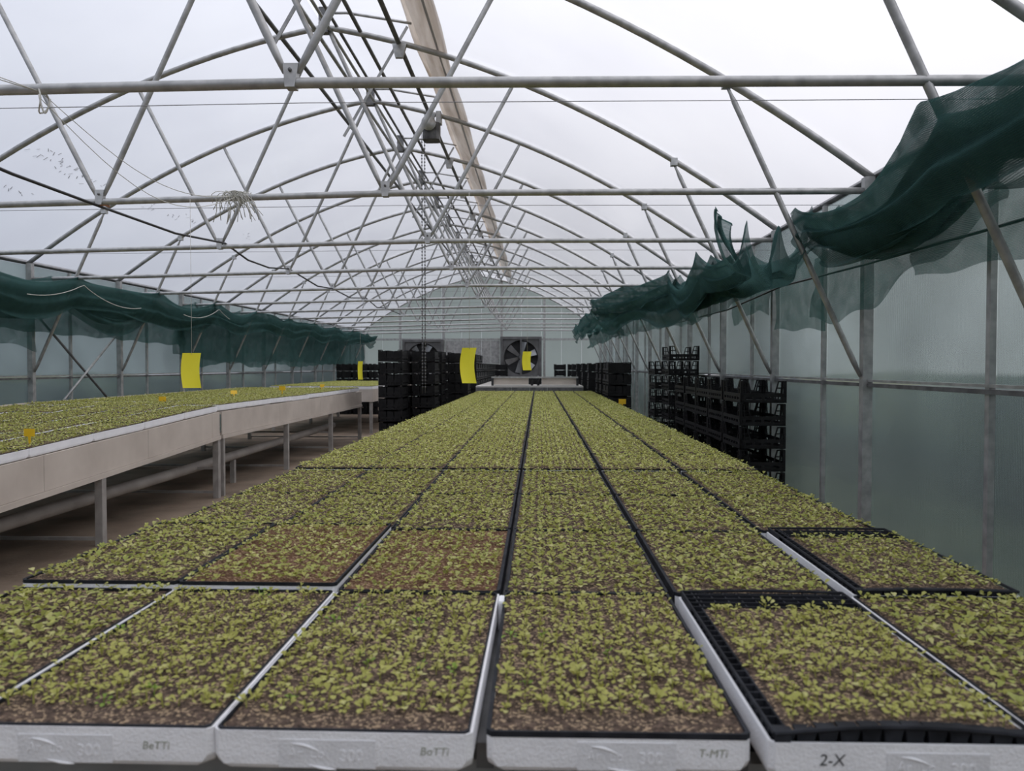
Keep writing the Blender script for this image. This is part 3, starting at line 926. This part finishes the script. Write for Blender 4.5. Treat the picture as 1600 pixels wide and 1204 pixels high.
trap(-2.18, 9.2, .062, .075, .225, 'narrow yellow sticky trap hanging beside the far crate stacks', Zh(1.17), -.5, .012)

# ------------------------------------------------------------------ crates
CW, CL, CP = .40, .60, .20
def crate_base():
    m = MB()
    w, l = CW / 2, CL / 2
    m.box(-w, w, -l, l, 0, .008)
    for x0, x1 in ((-w, -w + .008), (w - .008, w)):
        m.box(x0, x1, -l, l, .0, .028); m.box(x0, x1, -l, l, .052, .082)
        for k in range(7):
            y = -l + .04 + k * (CL - .08) / 6
            m.box(x0, x1, y - .012, y + .012, .028, .052)
    for y0, y1 in ((-l, -l + .008), (l - .008, l)):
        m.box(-w, w, y0, y1, .0, .028); m.box(-w, w, y0, y1, .052, .082)
        for k in range(5):
            x = -w + .04 + k * (CW - .08) / 4
            m.box(x - .012, x + .012, y0, y1, .028, .052)
    m.box(-w - .004, w + .004, -l - .004, l + .004, .082, .09) if False else None
    return m
def upright():
    # open trapezoid corner support: two leaning bars, a cross bar and a cap, on both faces of the corner
    m = MB()
    m.box(-.012, .012, -.012, .012, .0, .192)
    for ax in (0, 1):
        def p(a, z): return (a, 0, z) if ax == 0 else (0, a, z)
        m.bar(p(.0, .186), p(.055, .186), .012, .012)
        m.bar(p(.055, .190), p(.085, .08), .010, .012)
        m.bar(p(.028, .190), p(.035, .08), .008, .010)
        m.bar(p(.0, .13), p(.07, .13), .008, .010)
    return m
crate_base_me = crate_base().mesh('crate_base', 'crate')
upright_me = upright().mesh('upright', 'crate')
def crate_whole():
    m = crate_base(); u = upright()
    w, l = CW / 2, CL / 2
    for x0, x1 in ((-w + .009, -w + .013), (w - .013, w - .009)):
        for k in range(4):
            y = -l + .022 + k * .142
            m.box(x0, x1, y, y + .128, .02, .174)
    for y0, y1 in ((-l + .009, -l + .013), (l - .013, l - .009)):
        for k in range(3):
            x = -w + .022 + k * .122
            m.box(x, x + .108, y0, y1, .02, .174)
    for sx in (-1, 1):
        for sy in (-1, 1):
            b = len(m.v)
            flip = sx * sy < 0
            for (x, y, z) in u.v:
                m.v.append((sx * (CW / 2 - .012) - sx * x, sy * (CL / 2 - .012) - sy * y, z))
            for f in u.f:
                ff = tuple(b + k for k in f)
                m.f.append(ff[::-1] if flip else ff)
    return m
crate_me = crate_whole().mesh('crate', 'crate')
def crate_stack(x, y, n, where, detailed=False, rz=0.0, cr=None, group='black crates', skip=0):
    rr = random.Random(int(x * 100) * 7 + int(y * 100))
    for k in range(skip, n):
        lab = f'black crate, {ORD[k]} from floor, {where}'
        loc = (x + rr.uniform(-.006, .006), y + rr.uniform(-.006, .006), k * CP)
        rot = (0, 0, rz + rr.uniform(-.006, .006))
        if detailed:
            c = tag(link('crate', crate_base_me, None, loc, rot), lab, 'crate', group)
            for sx in (-1, 1):
                for sy in (-1, 1):
                    link('upright', upright_me, c, (sx * (CW / 2 - .012), sy * (CL / 2 - .012), 0), (0, 0, 0), (-sx, -sy, 1))
        else:
            tag(link('crate', crate_me, None, loc, rot), lab, 'crate', group)
# beside the wall
for k, (y, n) in enumerate(((6.95, 6), (7.57, 6), (8.19, 6), (8.81, 6), (9.43, 6))):
    crate_stack(1.955, y, n, f'{ORD[k]} stack along the side wall from its near end', True, group='crate stacks along the wall')
crate_stack(1.945, 10.45, 8, 'in the tall stack by the wall', True, group='crate stacks along the wall')
crate_stack(1.86, 11.1, 7, 'in the stack just behind the tall one by the wall', True, group='crate stacks along the wall')
# far group on the wall side
for k, (x, y, n) in enumerate(((1.42, 13.5, 7), (1.42, 14.14, 7), (1.40, 14.78, 7), (1.38, 15.42, 7), (1.34, 17.5, 7), (1.30, 19.2, 7), (1.26, 21.0, 7), (1.22, 23.0, 7), (1.18, 25.2, 7))):
    crate_stack(x, y, n, f'{ORD[k]} stack of the far row on the wall side', group='far crate row on the wall side', skip=0)
# far groups on the aisle side
for k, (x, y, n) in enumerate(((-2.44, 12.7, 8), (-2.00, 13.4, 8), (-2.44, 13.4, 8), (-1.98, 14.2, 8), (-1.56, 14.9, 8))):
    crate_stack(x, y, n, f'{ORD[k]} stack at the far end of the aisle', group='crate stacks at the end of the aisle')
for k, y in enumerate((17.6, 18.25, 18.9, 19.55, 20.2, 20.85, 21.5, 22.15, 22.8, 23.45, 24.1, 24.75)):
    crate_stack(-1.62, y, 8 if k < 3 else 7, f'{ORD[k]} stack of the receding row before the fans', group='receding crate row')
crate_stack(-2.05, 17.6, 8, 'in the stack beside the receding row', group='receding crate row')
crate_stack(-1.25, 25.9, 7, 'in the last stack beside the round fan', group='receding crate row')
crate_stack(.75, 26.2, 7, 'in the lone stack at the far wall', group='receding crate row')
crate_stack(-5.35, 20.9, 7, 'in the stack at the far side bench', group='receding crate row')
crate_stack(-4.9, 20.9, 7, 'in the second stack at the far side bench', group='receding crate row')
crate_stack(-4.45, 20.9, 7, 'in the third stack at the far side bench', group='receding crate row')

# ------------------------------------------------------------------ far end: fans, pale bench, trolley
def fan(x, h, size, label, rot0):
    y = Y1 - .28
    t = thing('exhaust_fan', label, 'fan', (x, y, Zh(h)), group='exhaust fans')
    s = size / 2
    fr = .09
    for a in (((-s - fr), -s, -s - fr, s + fr), (s, s + fr, -s - fr, s + fr)):
        obj('frame_side', MB().box(a[0], a[1], 0, .22, a[2], a[3]), 'fan_frame', t)
    for z0, z1 in ((-s - fr, -s), (s, s + fr)):
        obj('frame_side', MB().box(-s, s, 0, .22, z0, z1), 'fan_frame', t)
    # orifice plate with a round hole
    m = MB(); n = 40
    ri = s * .94
    outer, inner, inner2 = [], [], []
    for k in range(n):
        a = 2 * math.pi * k / n
        c, sn = math.cos(a), math.sin(a)
        q = s / max(abs(c), abs(sn))
        outer.append((c * q, .05, sn * q)); inner.append((c * ri, .05, sn * ri)); inner2.append((c * ri, .2, sn * ri))
    m.rings([outer, inner, inner2], False, False)
    obj('orifice', m, 'fan_frame', t)
    obj('shutter', MB().box(-s, s, .205, .215, -s, s), 'fan_dark', t)
    for k in range(6):
        a = rot0 + 2 * math.pi * k / 6
        def fn(u, v):
            r = .10 + (ri * .93 - .10) * u
            w = (.10 + .13 * u) * (v - .5)
            dy = .10 + .09 * (v - .5)
            return (math.cos(a) * r - math.sin(a) * w, dy, math.sin(a) * r + math.cos(a) * w)
        b = MB().grid(fn, 6, 4)
        nn = len(b.v); b.v += [(p[0], p[1] + .004, p[2]) for p in b.v]; b.f += [tuple(nn + q for q in reversed(f)) for f in list(b.f)]
        obj('blade', b, 'fan_blade', t)
    obj('hub', MB().tube([(0, .04, 0), (0, .15, 0)], .09, 16), 'motor', t)
    obj('motor_mount', MB().box(-.03, .03, .0, .035, -s, s), 'fan_frame', t)
fan(-.62, .32, 1.30, 'grey square exhaust fan with visible blades in the far wall', .35)
fan(-4.15, .22, 1.30, 'dark exhaust fan half hidden behind the crate stacks', .1)

pb = thing('pale_bench', 'pale empty bench top beyond the seedling trays', 'bench', (0, 16.4, 0))
for k in range(6):
    obj('front_skirt', MB().box(-1.36 + k * .39, -1.36 + k * .39 + .386, .0, .02, Zh(-.75), Zh(-.461)), 'galv_dark', pb)
    obj('board', MB().box(-1.36 + k * .39, -1.36 + k * .39 + .386, .0, 6.2, Zh(-.46), Zh(-.43)), 'pale_board', pb)
for x in (-1.25, .88):
    for y in (.1, 3, 6):
        obj('leg', MB().box(x - .03, x + .03, y - .03, y + .03, 0, Zh(-.461)), 'alu_leg', pb)
tr = thing('trolley', 'grey metal trolley with black wheels at the far end of the middle bench', 'trolley', (-.08, 16.7, Zh(-.428)))
obj('bed', MB().box(-.92, -.14, .06, .50, .02, .17), 'alu', tr)
obj('bed', MB().box(.16, .92, .06, .50, .02, .17), 'alu', tr)
obj('top_rail', MB().box(-.96, .96, .0, .06, .165, .20), 'galv', tr)
for x in (-.96, .92):
    obj('end_post', MB().box(x, x + .05, .0, .06, 0, .164), 'cable', tr)
obj('axle_box', MB().box(-.135, .155, .26, .46, .02, .16), 'cable', tr)
for x in (-.06, .08):
    ring = []
    for k in range(21):
        a = 2 * math.pi * k / 20
        ring.append((x + .0, .16 + .09 * math.cos(a), .10 + .09 * math.sin(a)))
    w_ = obj('wheel', MB().tube(ring, .03, 8, False), 'cable', tr)
    obj('wheel_hub', MB().tube([(x - .025, .16, .10), (x + .025, .16, .10)], .06, 12), 'galv_dark', w_)

# ------------------------------------------------------------------ shade nets bunched along both sides
def fold_noise(y, t, ph):
    return (.5 * math.sin(1.7 * y + 9 * t + ph) + .3 * math.sin(3.3 * y - 15 * t + 2 * ph) + .2 * math.sin(6.1 * y + 24 * t + 3 * ph))
def gather(ya, yb, xin, wid, n, sag, hook=1.10, ph=0.0, depth_h=.32, depth_m=.16, roll=.10, hooks=None, curtain=.25, spikes=0.0):
    """cloth bunched on the guide wires: an inner face hanging in long swags, then folds behind it"""
    hk = hooks or TRUSS_Y
    C = .42
    def fn(u, v):
        y = ya + (yb - ya) * u
        lo = max([k for k in hk if k <= y + 1e-6] or [y - 1]); hi = min([k for k in hk if k > y - 1e-6 and k != lo] or [y + 1])
        s = min(1, max(0, (y - lo) / max(hi - lo, .001)))
        g = max(0.0, math.sin(math.pi * s)) ** .8
        sg = sag(y) if callable(sag) else sag
        top = hook - sg * g
        x0 = smooth_tab(xin, y); w = smooth_tab(wid, y)
        cl = (smooth_tab(curtain, y) if isinstance(curtain, list) else curtain) * (1 + .12 * math.sin(2.3 * y + ph))
        nz = fold_noise(y, v, ph)
        if v < C:
            q = v / C                                   # 0 = lower hem, 1 = top
            lw = (1 - q)
            swag = math.sin(2 * math.pi * (2.4 * lw + .35 * g + .12 * math.sin(1.4 * y + ph)))
            x = x0 + .035 * swag * (.3 + .7 * lw) + .10 * lw * lw + .02 * nz
            z = top - cl * lw - .012 * swag - spikes * (1 - g) ** 2 * 0
        else:
            q = (v - C) / (1 - C)
            cusp = abs(math.sin(math.pi * n * q)) ** .65
            soft = .5 - .5 * math.cos(2 * math.pi * n * q + .5 * math.sin(1.1 * y + ph))
            d = (1 - g) * depth_h * cusp + g * depth_m * soft
            z = top - d - roll * math.sin(math.pi * q) - .035 * nz * g
            x = x0 + w * q + g * .05 * math.sin(2 * math.pi * n * q + 1.2 + .6 * y)
        return (x, y + .03 * math.sin(6 * v + ph) * g, Zh(z))
    return MB().grid(fn, max(24, int((yb - ya) / .035)), 96)
def skirt(ya, yb, x, top, bot, ph, amp=.035, lean=0.0):
    def fn(u, v):
        y = ya + (yb - ya) * u
        tt = smooth_tab(top, y); bb = smooth_tab(bot, y)
        z = tt + (bb - tt) * v + .012 * math.sin(9 * y + ph) * v
        xx = (smooth_tab(x, y) if isinstance(x, list) else x) + amp * (fold_noise(y * 1.2, v * .6, ph)) * (.3 + .7 * v) + lean * v
        return (xx, y, Zh(z))
    return MB().grid(fn, max(16, int((yb - ya) / .05)), 20)

rn = thing('shade_net', 'green shade net bunched on wires along the wall with stacked crates', 'shade net', (XR - .5, 3, Zh(1.1)))
def rpart(name, mb, mat):
    o = obj(name, mb, mat, rn); o.matrix_parent_inverse = Matrix.Translation((-(XR - .5), -3, -Zh(1.1))); return o
rpart('gathered_cloth', gather(1.0, 5.30, [(1.0, 1.50), (3.24, 1.60), (4.2, 1.74), (5.24, 1.74)], [(1.0, .5), (3.24, .40), (4.2, .34), (5.24, .30)], 2,
      lambda y: .08 if y < 3.24 else .20, 1.10, .4, .10, .14, .06, curtain=[(1.0, .42), (3.24, .34), (4.2, .24), (5.0, .26), (5.3, .34)]), 'net')
rpart('gathered_cloth', gather(1.0, 5.22, [(1.0, 1.60), (3.24, 1.68), (4.2, 1.80), (5.24, 1.80)], [(1.0, .4), (3.24, .34), (4.2, .28), (5.24, .22)], 3,
      lambda y: .12 if y < 3.24 else .25, 1.06, 1.9, .14, .14, .06, curtain=[(1.0, .34), (3.24, .30), (4.2, .22), (5.3, .30)]), 'net')
rpart('gathered_cloth', gather(5.2, 9.26, [(5.2, 1.20), (6.0, 1.52), (7.24, 1.50), (9.3, 1.56)], [(5.2, .66), (6.2, .42), (7.24, .45), (9.3, .36)], 3,
      .26, 1.10, 2.2, .36, .16, .08, curtain=[(5.2, .10), (6.2, .22), (7.24, .34), (9.3, .3)]), 'net')
rpart('gathered_cloth', gather(6.6, 9.26, [(6.6, 1.64), (9.3, 1.66)], [(6.6, .4), (9.3, .3)], 3,
      .16, 1.06, 6.2, .30, .16, .08, curtain=.30), 'net')
rpart('gathered_cloth', gather(9.2, 13.3, [(9.2, 1.56), (10.7, 1.38), (12.0, 1.02), (13.3, .90)], [(9.2, .45), (10.7, .5), (12, .62), (13.3, .6)], 3,
      .06, 1.18, .9, .08, .12, .08, curtain=.30), 'net')
rpart('gathered_cloth', gather(9.2, 13.3, [(9.2, 1.66), (10.7, 1.52), (12.0, 1.2), (13.3, 1.0)], [(9.2, .36), (10.7, .4), (12, .5), (13.3, .5)], 3,
      .12, 1.06, 3.9, .12, .14, .08, curtain=.40), 'net')
rpart('gathered_cloth', gather(13.2, 21.0, [(13.2, .95), (21, .95)], [(13.2, .8), (21, .7)], 4, .10, 1.10, 5.1, .12, .14, .10, curtain=.36), 'net')
rpart('hanging_cloth', skirt(1.0, 4.35, [(1.0, 2.12), (4.35, 2.10)], [(1.0, .95), (4.35, .80)], [(1.0, .46), (3.2, .47), (4.35, .50)], .3), 'net_thin')
rpart('hanging_cloth', skirt(3.3, 5.75, [(3.3, 1.98), (5.75, 2.06)], [(3.3, .92), (4.3, .72), (5.1, .85), (5.75, .80)], [(3.3, .72), (4.0, .54), (4.7, .35), (5.4, .30), (5.75, .36)], 1.3, .05), 'net_thin')
rpart('hanging_cloth', skirt(5.85, 7.05, 2.18, [(5.85, .95), (7.05, .9)], [(5.85, .28), (6.5, .31), (7.05, .33)], 2.3, .02), 'net_thin')
rpart('hanging_cloth', skirt(5.3, 9.2, [(5.3, 1.86), (6.5, 1.80), (7.5, 1.78), (9.2, 1.8)], [(5.3, .86), (6.2, .7), (7.24, .9), (9.2, .8)], [(5.3, .74), (5.9, .68), (6.9, .56), (7.6, .52), (9.2, .5)], 3.1, .06), 'net_thin')
rpart('hanging_cloth', skirt(7.2, 8.6, 2.18, [(7.2, .9), (8.6, .9)], [(7.2, .48), (7.6, .55), (8.6, .46)], 4.1, .02), 'net_thin')
rpart('hanging_cloth', skirt(9.0, 14.5, [(9.0, 1.85), (14.5, 1.5)], [(9.0, .9), (14.5, .85)], [(9.0, .50), (11, .55), (14.5, .52)], 5.2, .06), 'net_thin')
rpart('hanging_cloth', skirt(13.5, 21, [(13.5, 1.5), (21, 1.4)], [(13.5, .85), (21, .85)], [(13.5, .56), (21, .5)], 6.2, .06), 'net')

ln = thing('shade_net', 'green shade net bunched along the wall behind the metal-sided bench', 'shade net', (XL + .5, 3, Zh(1.1)))
def lpart(name, mb, mat):
    o = obj(name, mb, mat, ln); o.matrix_parent_inverse = Matrix.Translation((-(XL + .5), -3, -Zh(1.1))); return o
def mirror_x(mb, c):
    mb.v = [(2 * c - x, y, z) for x, y, z in mb.v]
    mb.f = [tuple(reversed(f)) for f in mb.f]
    return mb
# built as for the other wall and mirrored, so the swagged face looks into the house
LXI = [(3, -6.02), (9.2, -6.0), (13.3, -5.98), (27, -5.98)]
lpart('gathered_cloth', mirror_x(gather(3.0, 13.3, LXI, [(3, .36), (13.3, .36)], 2, lambda y: .12 + .05 * math.sin(y * 1.7), 1.13, .7, .08, .14, .08, curtain=.40), -5.85), 'net')
lpart('gathered_cloth', mirror_x(gather(3.0, 13.3, [(3, -5.92), (13.3, -5.90)], [(3, .26), (13.3, .26)], 2, lambda y: .18 + .05 * math.sin(y * 1.3 + 1), 1.04, 2.7, .1, .14, .08, curtain=.36), -5.85), 'net')
lpart('gathered_cloth', mirror_x(gather(13.2, 26.6, LXI, [(13.2, .36), (26.6, .36)], 3, lambda y: .10 + .05 * math.sin(y * 2.3), 1.14, 4.7, .12, .16, .10, curtain=.40), -5.85), 'net')
lpart('hanging_cloth', skirt(3.0, 12.9, -6.12, [(3, .95), (12.9, .9)], [(3, .44), (8, .44), (10, .40), (12.9, .36)], .6, .05), 'net')
lpart('hanging_cloth', skirt(12.7, 26.4, -6.14, [(12.7, .9), (26.4, .9)], [(12.7, .12), (13.6, -.01), (15.0, .10), (16, -.03), (17.5, .06), (19, -.02), (22, .06), (26.4, .02)], 1.6, .07), 'net')
lpart('hanging_cloth', skirt(12.7, 24.0, -6.22, [(12.7, .9), (24, .9)], [(12.7, .2), (15.0, .06), (18, .12), (24, .05)], 5.6, .05), 'net_thin')
lpart('hanging_cloth', skirt(7.0, 9.2, -6.26, [(7, .7), (9.2, .7)], [(7, .28), (8.7, .28), (9.2, .18)], 2.6, .02), 'net_thin')
# pale cord along the hem of the left net
for ya, yb, lab in ((8.2, 10.6, 'pale hem cord on the green net above the crossed wall braces'), (11.9, 13.7, 'pale hem cord on the green net near the first yellow trap')):
    pts = []
    for k in range(26):
        y = ya + (yb - ya) * k / 25
        s_ = ((y - 3.24) % 2) / 2
        pts.append((-5.66, y, Zh(1.02 - .22 * math.sin(math.pi * s_) ** .8)))
    tag(obj('hem_cord', MB().tube(pts, .0045, 5), 'twine'), lab, 'cord')
tag(obj('drive_cable', MB().tube([(2.12, 1.5, Zh(.60)), (2.12, 3.27, Zh(.64)), (2.12, 5, Zh(.66)), (2.10, 6.6, Zh(.69)), (2.08, 8.4, Zh(.62)), (2.1, 12, Zh(.66))], .008, 6), 'cable'),
    'black cable strung behind the green net by the crate wall', 'cable')

# ------------------------------------------------------------------ cables, twine, hoist
pts = []
for y, h in ((2.0, 1.12), (3.24, 1.16), (4.29, 1.11), (5.24, 1.125), (6.3, 1.12), (7.24, 1.19), (7.9, 1.12), (8.6, 1.13), (9.24, 1.20), (10.3, 1.10), (11.24, 1.16), (12.3, 1.12), (13.24, 1.20), (14.3, 1.12), (15.24, 1.18), (16.5, 1.14)):
    pts.append((-3.06 + .03 * math.sin(y * 2), y, Zh(h)))
ca = thing('power_cable', 'black power cable tied along under the roof trusses', 'cable', (-3.06, 2, Zh(1.12)))
o = obj('cable', MB().tube(pts, .010, 6), 'cable', ca); o.matrix_parent_inverse = Matrix.Translation((3.06, -2, -Zh(1.12)))
o = obj('tie', MB().tube([(-3.10, 5.22, Zh(1.13)), (-3.06, 5.24, Zh(1.137)), (-3.02, 5.25, Zh(1.125))], .009, 6), 'copper', ca); o.matrix_parent_inverse = Matrix.Translation((3.06, -2, -Zh(1.12)))

def twine(label, paths, r=.0022, base=(0, 0, 0), name='twine'):
    m = MB()
    for p in paths: m.tube(p, r, 4)
    return tag(obj(name, m, 'twine'), label, 'twine')
def sagline(a, b, s, n=14):
    return [(a[0] + (b[0] - a[0]) * k / n, a[1] + (b[1] - a[1]) * k / n, a[2] + (b[2] - a[2]) * k / n - s * math.sin(math.pi * k / n)) for k in range(n + 1)]
A1 = (-2.16, 3.24, Zh(1.19)); B1 = (-2.11, 5.24, Zh(1.19))
twine('pair of white twine lines sagging between the two nearest trusses', [sagline(A1, B1, .16), sagline((A1[0], A1[1], A1[2] - .03), (B1[0] + .02, B1[1], B1[2]), .24)])
twine('white twine running from the nearest truss toward the viewpoint', [sagline(A1, (-2.5, 1.24, Zh(1.19)), .04), sagline(A1, (-2.6, 1.24, Zh(1.19)), .06)])
loop = []
for k in range(17):
    a = 2 * math.pi * k / 16
    loop.append((-2.155 + .012 * math.cos(a * 2), 3.24 + .03 * math.cos(a), Zh(1.165) + .055 * math.sin(a) - .01))
twine('loop of white twine tied round the nearest bottom chord', [loop, sagline((-2.15, 3.21, Zh(1.17)), (-2.10, 3.21, Zh(1.15)), .07)], .004, name='twine_loop')
rr = random.Random(77)
paths = []
for k in range(46):
    a = rr.uniform(-1.2, 1.2); ln_ = rr.uniform(.06, .24)
    x0 = -2.10 + rr.uniform(-.06, .06)
    p = []
    for q in range(7):
        u = q / 6
        p.append((x0 + math.sin(a) * ln_ * u * .9 + .015 * math.sin(9 * u + k), 5.21 + rr.uniform(-.005, .005) - .05 * math.sin(math.pi * u), Zh(1.20) + .015 * math.sin(math.pi * u) - math.cos(a) * ln_ * u * u))
    paths.append(p)
for k in range(8):
    paths.append([(-2.10 + .16 * (q / 8 - .5) + .01 * math.sin(k), 5.24 + .034 * math.cos(6.28 * q / 8 + k), Zh(1.19) + .034 * math.sin(6.28 * q / 8 + k)) for q in range(9)])
twine('frayed bunch of white twine tied on the second chord', paths, .0026, name='twine_bunch')

ho = thing('vent_motor', 'dark vent motor with hanging chain under the ridge', 'motor', (-1.29, 9.16, Zh(2.72)))
obj('housing', MB().rings([[(x, y, z) for x, y, z in rrect(.20, .2, zz, .03)] for zz in (0, .02, .12, .20)]), 'motor', ho)
obj('gearbox', MB().tube([(-.02, -.14, .18), (-.02, .10, .18)], .085, 14), 'plate', ho)
obj('bracket', MB().box(.06, .12, -.06, .06, .2, .34), 'plate', ho)
for x in (-.12, -.085):
    zs = []
    m = MB()
    z = .0
    m.tube([(x, 0, .14), (x, 0, -3.05)], .0035, 5)
    k = 0
    while z > -3.0:
        m.box(x - .008, x + .008, -.004, .004, z - .02, z - .004); z -= .04; k += 1
    obj('chain', m, 'galv_dark', ho)

# dark leaf litter lying on the roof film
rl = random.Random(5)
m = MB()
for px, py in ((62, 238), (70, 246), (90, 262), (98, 268), (128, 286), (120, 280), (4, 300), (236, 326), (266, 336), (300, 346), (380, 370)):
    dx, dh = (px - 841) / F_PX, (572 - py) / F_PX
    y = 3.0
    while y < 26 and arch_h(dx * y) > dh * y: y += .05
    for k in range(7):
        yy = y + rl.uniform(-.25, .25); x = dx * y + rl.uniform(-.07, .07)
        z = Zh(arch_h(x)) + .044; a = rl.uniform(0, 3.1); l = rl.uniform(.010, .026)
        sl = (arch_h(x + .01) - arch_h(x - .01)) / .02
        m.bar((x - l * math.cos(a), yy - l * math.sin(a), z - sl * l * math.cos(a)), (x + l * math.cos(a), yy + l * math.sin(a), z + sl * l * math.cos(a)), .007, .003)
o = tag(obj('leaf_litter', m, 'galv_dark'), 'faint dark leaf litter lying on the roof film above the aisle', 'leaf litter')
o['kind'] = 'stuff'
